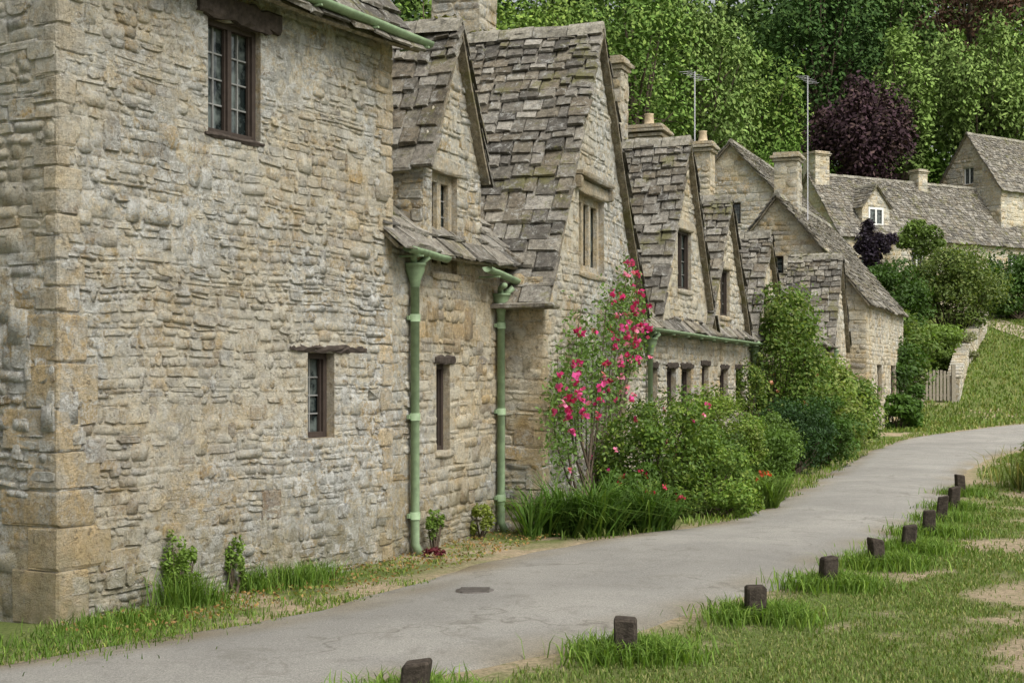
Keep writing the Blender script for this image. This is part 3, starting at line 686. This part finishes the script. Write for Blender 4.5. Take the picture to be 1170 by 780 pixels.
for (x,y,h,s) in ((-.50,7.2,.235,.14),(.677,8.4,.25,.135),(1.656,9.68,.25,.13),(2.47,11.14,.26,.12),(3.19,12.4,.26,.12),(3.73,13.4,.27,.12),(4.32,14.76,.28,.12),(4.9,16.25,.30,.12),(5.45,17.6,.30,.12),(6.25,19.8,.30,.12)):
    a=Acc(); an=U(-.25,.25); Fp=(V(x,y,float(H(x,y))),V(math.cos(an),math.sin(an),0),V(-math.sin(an),math.cos(an),0))
    e=empty('wooden_bollard'); q=s/2; tl=U(-.012,.012)
    rings=[(-.15,1,0),(h*.5,1.,0),(h-.014,.99,0),(h,.88,1)]; vs=[];fs=[]
    for (z,sc,t) in rings:
        for (a1,b1) in ((-1,-.8),(-.8,-1),(.8,-1),(1,-.8),(1,.8),(.8,1),(-.8,1),(-1,.8)):
            vs.append(pt(Fp,a1*q*sc+tl*z*10+U(-.003,.003),b1*q*sc+U(-.003,.003),z+(tl*a1 if z>.1 else 0)))
    for r_ in range(3):
        for i in range(8): fs.append((r_*8+i,r_*8+(i+1)%8,r_*8+8+(i+1)%8,r_*8+8+i))
    fs.append(tuple(range(24,32))); a.add(vs,fs,'post_wood'); a.build('post',e)
    n=int(2300 if y<15 else 1000); rr=np.abs(rng.normal(size=n))*.16+.04; th=rng.uniform(0,6.283,n)
    xy=np.column_stack([x+.04+rr*np.cos(th)*1.2,y+rr*np.sin(th)]); xy=xy[(np.hypot(xy[:,0]-x,xy[:,1]-y)>s*.6)&~((xy[:,1]<y)&(np.abs(xy[:,0]-x)<s*.7)&(rng.random(len(xy))<.6))]
    blades('grass_tuft',xy,.14,.009,.9,(.10,.19,.028),e,alt=(.17,.27,.05))
def verge(xy):
    O,d,n=F0; rel=xy-O[:2]; wd2=rel@n[:2]; u=rel@d[:2]
    sd=seg_dist(xy[:,0],xy[:,1]); k=np.array([nz(x,y,2.4,6)+.6*nz(x,y,7,3) for x,y in xy])
    return (wd2>.02)&((~inside(xy[:,0],xy[:,1]))|(sd<.06+.35*k))&(rng.random(len(xy))<np.clip(.6-u/3.8+k*1.6,0.02,1))&(u<4.2)
xy=scatter(60000,-5,-.6,7,13.5,verge); blades('verge_grass',xy,.04,.008,.8,(.10,.18,.03),alt=(.20,.25,.06))
e=empty('grass_clump')
for (u,wo,n,sp,h) in ((1.0,.16,500,.10,.24),(1.2,.2,300,.10,.16),(1.9,.12,250,.08,.18),(2.25,.2,600,.15,.16),(2.55,.2,350,.13,.15),(.35,.3,400,.2,.09),(.0,.45,400,.25,.09),(-.5,.6,700,.35,.08),(.8,.5,300,.3,.07)):
    c=pt(F0,u,wo,0)[:2]; xy=c+rng.normal(size=(n,2))*sp; rel=(xy-F0[0][:2])@F0[2][:2]; xy=xy[rel>.02]
    blades('blades',xy,h,.007,.8,(.08,.16,.022),e,alt=(.14,.23,.04),hv=.6)
for (u,z,rz) in ((1.05,.36,.26),(1.17,.25,.2),(1.72,.25,.26),(4.6,.28,.17)):
    c=pt(F0,u,.07,0); bush('wall_weed',c[0],c[1],.11,.07,rz,z-.02,(.13,.21,.04),leaf=.03,n=1000,clumps=20,seed=int(u*10))
c=pt(F2,1.75,.12,0); bush('wall_weed',c[0],c[1],.14,.1,.24,.18,(.2,.25,.05),leaf=.035,n=900,clumps=14,seed=3)
c=pt(F2,.25,.3,0); bush('red_ground_plant',c[0],c[1],.13,.1,.06,.04,(.10,.02,.03),leaf=.035,n=400,clumps=8,seed=4)
def lit(xy):
    sd=seg_dist(xy[:,0],xy[:,1]); ok=np.zeros(len(xy),bool)
    for Fq,L_ in ((F0,4),(F2,2.6)):
        rel=xy-Fq[0][:2]; wq=rel@Fq[2][:2]; uq=rel@Fq[1][:2]; ok|=(wq>.02)&(wq<.8)&(uq>-.2)&(uq<L_)
    return ok&((sd<.6)|(~inside(xy[:,0],xy[:,1])))
xy=scatter(13000,-3.5,1,9,16,lit); Pl=np.column_stack([xy,H(xy[:,0],xy[:,1])+.035]); cl=np.array([(.28,.16,.06),(.33,.22,.08),(.16,.11,.05),(.15,.19,.04),(.15,.19,.04)])[rng.integers(0,5,len(xy))]
v,f,cc=leaf_quads(Pl,.032,cl); v[:,2]=np.minimum(v[:,2],.06); npmesh('leaf_litter',v,f,cc,'foliage')
def weedy(xy):
    sd=seg_dist(xy[:,0],xy[:,1]); xl=np.interp(xy[:,1],LR[:,1],LR[:,0]); k=np.array([nz(x,y,1.4,16) for x,y in xy])
    return (sd<.4)&(xy[:,0]<xl+.12+.3*k)&(k>-.3)
xy=scatter(70000,.5,12,14.5,38,weedy); blades('edge_weeds',xy,.09,.014,.8,(.11,.19,.03),alt=(.21,.25,.08))
e=empty('day_lily_bed')
for i in range(34):
    t=i/33; c=V(.32+1.25*t,14.78+.72*t)+rng.normal(size=2)*.13; xy=c+rng.normal(size=(50,2))*.04
    blades('leaves',xy,.5*U(.7,1.2),.022,1.15,(.06,.13,.02),e,alt=(.11,.19,.035))
for i in range(16):
    c=V(2.95+U(-.35,.6),18.2+U(-.6,.8)); xy=c+rng.normal(size=(70,2))*.05; blades('leaves',xy,.42,.022,1.0,(.085,.155,.025),e,alt=(.13,.21,.04))
flowers('flowers',np.column_stack([2.95+rng.uniform(-.4,.5,7),18.1+rng.uniform(-.5,.6,7),rng.uniform(.35,.5,7)]),[(.6,.10,.05)],.045,e)
PK=[(.60,.05,.22),(.66,.09,.30),(.50,.03,.15),(.75,.25,.40)]
bush('flowering_shrub',1.75,17.0,.95,.7,.85,.70,GM,leaf=.05,n=13000,seed=11,alt=(.15,.22,.04),flow=PK,nf=18,fl=.05,clumps=44)
bush('green_shrub',2.35,16.9,.68,.5,.55,.42,(.11,.185,.035),leaf=.045,n=9000,seed=12,alt=(.18,.25,.05),clumps=36)
bush('green_shrub',1.45,15.95,.5,.38,.40,.35,(.07,.13,.025),leaf=.045,n=5500,seed=32,flow=[(.6,.05,.12)],nf=20,fl=.05)
bush('green_shrub',2.85,19.6,.75,.6,.72,.86,(.11,.17,.03),leaf=.045,n=13000,seed=13,alt=(.19,.24,.06),clumps=44)
bush('green_shrub',2.55,18.2,.6,.5,.6,.52,(.08,.14,.03),leaf=.045,n=8000,seed=43,clumps=36)
bush('green_shrub',3.6,21.0,.65,.6,.6,.55,GM,leaf=.05,n=7500,seed=14)
bush('green_shrub',4.05,22.3,.55,.5,.6,.55,(.10,.165,.04),leaf=.05,n=7000,seed=74)
bush('dark_shrub',4.75,23.9,.75,.65,.75,.68,(.028,.065,.02),leaf=.05,n=12000,seed=15,clumps=40)
bush('green_shrub',5.5,25.7,.85,.7,.8,.7,(.055,.11,.02),leaf=.06,n=10000,seed=17,clumps=36)
bush('wall_climber',4.95,26.3,.95,.8,1.55,2.0,(.09,.155,.03),leaf=.075,n=12000,seed=16,alt=(.17,.22,.06),clumps=50,flow=[(.6,.3,.2)],nf=6,fl=.06)
bush('fern_shrub',6.3,28.6,1.05,.9,1.1,1.0,(.13,.195,.04),leaf=.085,n=12000,seed=18,alt=(.22,.26,.08),clumps=50)
bush('fern_shrub',7.1,31.0,1.0,.8,1.0,.85,(.09,.155,.03),leaf=.085,n=9500,seed=19,alt=(.18,.23,.06),clumps=38)
bush('green_shrub',5.7,29.8,.95,.8,1.35,2.0,(.11,.165,.04),leaf=.08,n=9000,seed=33,alt=(.19,.24,.06),clumps=40)
bush('green_shrub',7.9,33.2,.75,.7,.75,.6,(.10,.17,.03),leaf=.08,n=6500,seed=20)
c=pt(F4,6.2,.12,0); bush('wall_climber',c[0],c[1],.45,.5,.95,1.1,(.09,.15,.03),leaf=.055,n=5500,seed=21,clumps=20,alt=(.17,.22,.05))
c=pt(F4,9.5,.2,0); bush('wall_climber',c[0],c[1],.5,.9,1.1,1.9,(.10,.16,.03),leaf=.065,n=7000,seed=81,clumps=34,alt=(.17,.22,.05))
# climbing rose trained on the gabled cottage
e=empty('climbing_rose'); a=Acc()
rc=[(.35,1.25,5),(.55,1.6,6),(.9,1.4,6),(1.2,1.85,1),(1.7,2.0,2),(2.2,1.75,3),(2.7,2.2,7),(3.1,2.5,7),(3.5,2.05,8),(3.0,1.6,7),(1.0,2.1,1),(2.3,2.45,4),(3.7,2.55,9),(1.4,1.3,3),(.6,.9,1),(2.6,1.3,2),(.25,1.5,5),(3.9,2.1,8),(1.9,1.5,3),(4.1,2.4,5),(3.3,2.85,5),(.15,1.0,2)]
PP=[];FPt=[]
for (u,v_,nf_) in rc:
    n=250; q=rng.normal(size=(n,3))*np.array([.27,.06,.20]); 
    PP.append(np.array([pt(F3,u+x[0],.06+abs(x[1]),v_+x[2]) for x in q]))
    for k in range(nf_): FPt.append(pt(F3,u+U(-.32,.32),.16+U(-.08,.12),v_+U(-.25,.32)))
    s0=pt(F3,1.4+U(-.9,1.2),.10,0); a.tube([s0,pt(F3,(u*.6+.4*1.5)+U(-.1,.1),.08,v_*.5),pt(F3,u,.09,v_),pt(F3,u+U(-.2,.2),.15,v_+U(.1,.5))],[.016,.012,.006,.003],'bark',seg=6)
P=np.vstack(PP); cols=np.array((.11,.18,.045))*rng.uniform(.6,1.6,(len(P),1)); v,f,cc=leaf_quads(P,.055,cols,.3); npmesh('leaves',v,f,cc,'foliage',e)
flowers('flowers',np.array(FPt),PK,.07,e,5); a.build('stems',e)
bush('garden_shrub',11.2,42.5,1.3,1.0,1.3,1.3,(.05,.10,.02),leaf=.12,n=10000,seed=22,clumps=40)
bush('garden_shrub',12.3,45.5,1.4,1.2,1.6,1.8,(.085,.14,.03),leaf=.13,n=10000,seed=23,clumps=44,alt=(.15,.2,.05))
bush('garden_shrub',11.0,44.5,1.1,1.2,1.5,2.4,(.06,.12,.03),leaf=.13,n=8000,seed=63,clumps=36)
bush('garden_shrub',10.7,39.6,.9,.7,.6,.45,(.06,.12,.02),leaf=.12,n=5000,seed=24)
bush('dark_shrub',13.4,47.8,.9,.8,.8,.6,(.035,.08,.018),leaf=.12,n=5500,seed=25)
bush('round_hedge',15.0,56.5,2.2,1.8,1.7,2.0,(.05,.10,.02),leaf=.14,n=14000,seed=26,clumps=60)
bush('round_hedge',17.8,57.5,2.2,1.8,1.8,2.3,(.095,.14,.035),leaf=.14,n=14000,seed=27,clumps=60,alt=(.16,.20,.06))
bush('garden_shrub',15.0,52,1.8,1.2,1.0,.9,(.12,.185,.04),leaf=.13,n=8500,seed=28)
bush('garden_shrub',17.0,54,1.0,1.0,.7,.6,(.17,.18,.10),leaf=.13,n=4000,seed=35)
bush('clipped_hedge',22.8,64,2.4,1.4,1.7,1.5,(.055,.11,.022),leaf=.16,n=12000,seed=29,clumps=60)
bush('clipped_hedge',27,66,2.4,1.4,1.5,1.3,(.055,.11,.022),leaf=.16,n=7000,seed=36)
bush('purple_wisteria',18.9,73.9,1.3,.6,1.6,2.1,(.035,.026,.045),leaf=.2,n=5500,seed=30)
bush('wall_climber',21.6,75.2,1.3,.6,1.2,2.3,(.11,.17,.04),leaf=.18,n=4500,seed=31)
bush('nettle_patch',8.1,20.6,.75,1.0,.55,.45,(.12,.18,.04),leaf=.07,n=6000,seed=34,alt=(.24,.26,.09))
xy=V(8.1,20.2)+rng.normal(size=(2600,2))*np.array([.5,.9]); blades('tall_grass',xy[xy[:,0]>7.3],.5,.016,.7,(.12,.18,.04),alt=(.26,.26,.10))
def terrain_wall(name,pts,h=.9,t=.35):
    e=empty(name); a=Acc()
    for (p,q) in zip(pts[:-1],pts[1:]):
        p=np.array(p,float);q=np.array(q,float); L=np.linalg.norm(q-p); n=max(1,int(L/.5)); 
        for i in range(n):
            A=p+(q-p)*i/n;B=p+(q-p)*(i+1)/n; d=(B-A); l=np.linalg.norm(d); d/=l; z=float(H(*((A+B)/2)))
            Fq=(V(A[0],A[1],z),V(d[0],d[1],0),V(d[1],-d[0],0))
            for s in (1,-1):
                G=(Fq[0]+Fq[2]*s*t/2,Fq[1],Fq[2]*s); stone_wall(a,G,[(-.5,0,l),(h,0,l)],ch=(.12,.18),sw=(.18,.4))
            a.box(Fq,0,l,-t/2+.001,t/2-.001,-.5,h-.002,'lime_mortar',(.4,.36,.3))
            a.rough(Fq,-.02,l+.02,-t/2-.06,t/2+.06,h,h+.1,'dressed_stone',shade((.68,.66,.60)),.015,3)
    a.build('stonework',e); return e
terrain_wall('garden_stone_wall',[(14.6,47.0),(16.8,53),(20.2,61)],.75)
terrain_wall('garden_stone_wall',[(10.5,47.2),(13.6,47.4)],.8)
e=empty('garden_gate'); a=Acc(); gp=V(14.05,46.9,float(H(14.2,46.9))); Fg=(gp,V(1,-.1,0),V(-.1,-1,0))
a.box(Fg,-.55,-.43,-.06,.06,-.3,1.25,'pale_gate_wood'); a.box(Fg,.43,.55,-.06,.06,-.3,1.25,'pale_gate_wood')
for i in range(7): a.box(Fg,-.40+i*.115,-.32+i*.115,-.015,.015,.06,1.0+.08*math.sin(i/6*3.14),'pale_gate_wood')
for z in (.2,.8): a.box(Fg,-.43,.43,-.045,-.016,z,z+.09,'pale_gate_wood')
a.build('gate',e)
pv=[];pc=[]; PL=resample([(17.5,40.5),(19.5,46),(21.5,52),(22.0,58),(21.3,64),(21,72)],60)
for i,p in enumerate(PL):
    for j in range(5):
        x=p[0]+(j-2)*.35+.15*nz(p[0],p[1],1.2,j); pv.append((x,p[1],float(H(x,p[1]))+.03)); pc.append((.42,.36,.28))
idx=np.arange(300).reshape(60,5); Fc=np.stack([idx[:-1,:-1],idx[:-1,1:],idx[1:,1:],idx[1:,:-1]],-1).reshape(-1,4)
npmesh('footpath',np.array(pv),Fc,np.array(pc),'ground')
a=Acc(); c=V(-.28,10.75,.066); a.tube([c-UP*.03,c+UP*.004],[.15,.145],'iron_cover',seg=20)
for k in range(-3,4):
    Fm=(c+V(0,k*.035,0),V(1,0,0),V(0,1,0)); a.box(Fm,-.11,.11,-.006,.006,.002,.009,'iron_cover')
a.build('drain_cover')
def aerial(x,y,zb,zt,s=1.):
    e=empty('tv_aerial'); a=Acc(); a.tube([V(x,y,zb),V(x,y,zt)],.016,'metal_pole',seg=6)
    dx,dy=.25*s,.45*s
    a.tube([V(x-dx,y-dy,zt-.1),V(x+dx,y+dy,zt-.1)],.010,'metal_pole',seg=5)
    for k in range(6):
        f=-1+k*.4; a.tube([V(x+f*dx-.14,y+f*dy+.05,zt-.1),V(x+f*dx+.14,y+f*dy-.05,zt-.1)],.006,'metal_pole',seg=4)
    a.build('mast_and_rods',e)
aerial(4.15,32.3,6.0,8.6); aerial(7.9,38,5.5,9.7)
# ------------------------------------------------------------------ trees
def T(name,px,y,ty,hw,base,**k):
    x=(px-585)/1625*y; top=1.68+(430-ty)*y/1625; tree(name,x,y,top,hw*y/1625,base,**k)
T('ash_tree',600,58,-40,95,(.095,.16,.03),seed=41,n=14000,alt=(.16,.23,.05),clumps=70)
T('ash_tree',490,52,-60,95,(.09,.15,.03),seed=51,n=6000,alt=(.14,.20,.05))
T('lime_tree',720,72,-50,95,(.08,.145,.03),seed=42,n=15000,alt=(.14,.21,.05),clumps=70)
T('willow_tree',800,84,-10,75,(.11,.175,.05),seed=43,n=13000,droop=1.5,alt=(.16,.225,.07),clumps=70)
T('lime_tree',865,90,40,60,(.095,.165,.035),seed=44,n=11000,clumps=55,alt=(.15,.22,.05))
T('yew_tree',935,96,-60,80,(.035,.075,.02),seed=45,n=16000,clumps=80,alt=(.055,.105,.025))
T('oak_tree',1010,105,-60,70,(.055,.10,.025),seed=46,n=12000,clumps=70)
T('copper_beech_tree',985,84,82,62,(.036,.020,.028),seed=47,n=11000,low=.35,alt=(.06,.038,.038),clumps=60)
T('maple_tree',1032,88,12,38,(.12,.185,.05),seed=48,n=9000,low=.25)
T('willow_tree',1118,90,8,72,(.115,.18,.05),seed=49,n=15000,droop=1.3,alt=(.165,.235,.07),clumps=80)
T('copper_beech_tree',1110,118,-90,110,(.07,.04,.028),seed=50,n=9000,low=.45,clumps=60)
T('lime_tree',1230,95,-40,80,(.08,.14,.03),seed=52,n=6000)
T('hazel_tree',895,86,150,60,(.09,.165,.03),seed=53,n=9000,low=.05,clumps=60)
T('hazel_tree',965,90,160,60,(.10,.19,.035),seed=54,n=9000,low=.05,clumps=60)
T('hazel_tree',1035,92,150,60,(.12,.215,.04),seed=55,n=9000,low=.05,clumps=60)
T('hazel_tree',1100,96,168,50,(.10,.18,.035),seed=56,n=7000,low=.05)
T('hazel_tree',745,62,150,50,(.07,.13,.025),seed=57,n=6000,low=.05)
T('hazel_tree',670,50,110,60,(.08,.14,.025),seed=58,n=6000,low=.05)
VV=[];FFc=[];CC=[];off=0
for i in range(24):
    px=430+i*36; y=125+ (i*37%17); x=(px-585)/1625*y; gz=float(H(x,y)); base=[(.06,.11,.03),(.085,.14,.035),(.11,.165,.045),(.07,.125,.035)][i%4]
    P,k,d,_=crown_points((x,y,gz+11),(5.5,5,12),40,4200,100+i,clr=.34); c=colset(base,k,40,P,seed=i,amt=.4)
    v,f,cc=leaf_quads(P,.65,c,.3,outn=d); VV.append(v);FFc.append(f+off);CC.append(cc);off+=len(v)
npmesh('distant_woodland',np.vstack(VV),np.vstack(FFc),np.vstack(CC),'tree_foliage')
# ------------------------------------------------------------------ light, sky, camera
W=bpy.data.worlds.new('World'); bpy.context.scene.world=W; W.use_nodes=True; nt=W.node_tree; nt.nodes.clear()
sky=nt.nodes.new('ShaderNodeTexSky'); sky.sky_type='NISHITA'; sky.sun_disc=False; el,az=math.radians(54),math.radians(135)
sky.sun_elevation=el; sky.sun_rotation=az; sky.dust_density=4; sky.air_density=1.2
hs=nt.nodes.new('ShaderNodeHueSaturation'); hs.inputs['Saturation'].default_value=.2
bg=nt.nodes.new('ShaderNodeBackground'); bg.inputs[1].default_value=.15; ow=nt.nodes.new('ShaderNodeOutputWorld')
nt.links.new(sky.outputs[0],hs.inputs['Color']); nt.links.new(hs.outputs[0],bg.inputs[0]); nt.links.new(bg.outputs[0],ow.inputs[0])
sl=bpy.data.lights.new('sun','SUN'); sl.energy=4.2; sl.angle=math.radians(40); sl.color=(1,.965,.90); so_=bpy.data.objects.new('sun',sl); bpy.context.scene.collection.objects.link(so_)
dirv=Vector((math.sin(az)*math.cos(el),math.cos(az)*math.cos(el),math.sin(el)))
so_.rotation_euler=dirv.to_track_quat('Z','Y').to_euler()
cam=bpy.data.cameras.new('camera'); co=bpy.data.objects.new('camera',cam); bpy.context.scene.collection.objects.link(co)
co.location=(0,0,1.68); co.rotation_euler=(math.radians(90),0,0); cam.lens=50; cam.sensor_width=36; cam.shift_y=40/1170; cam.clip_end=2000
bpy.context.scene.camera=co
vs_=bpy.context.scene.view_settings; vs_.view_transform='Standard'; vs_.look='None'; vs_.exposure=0
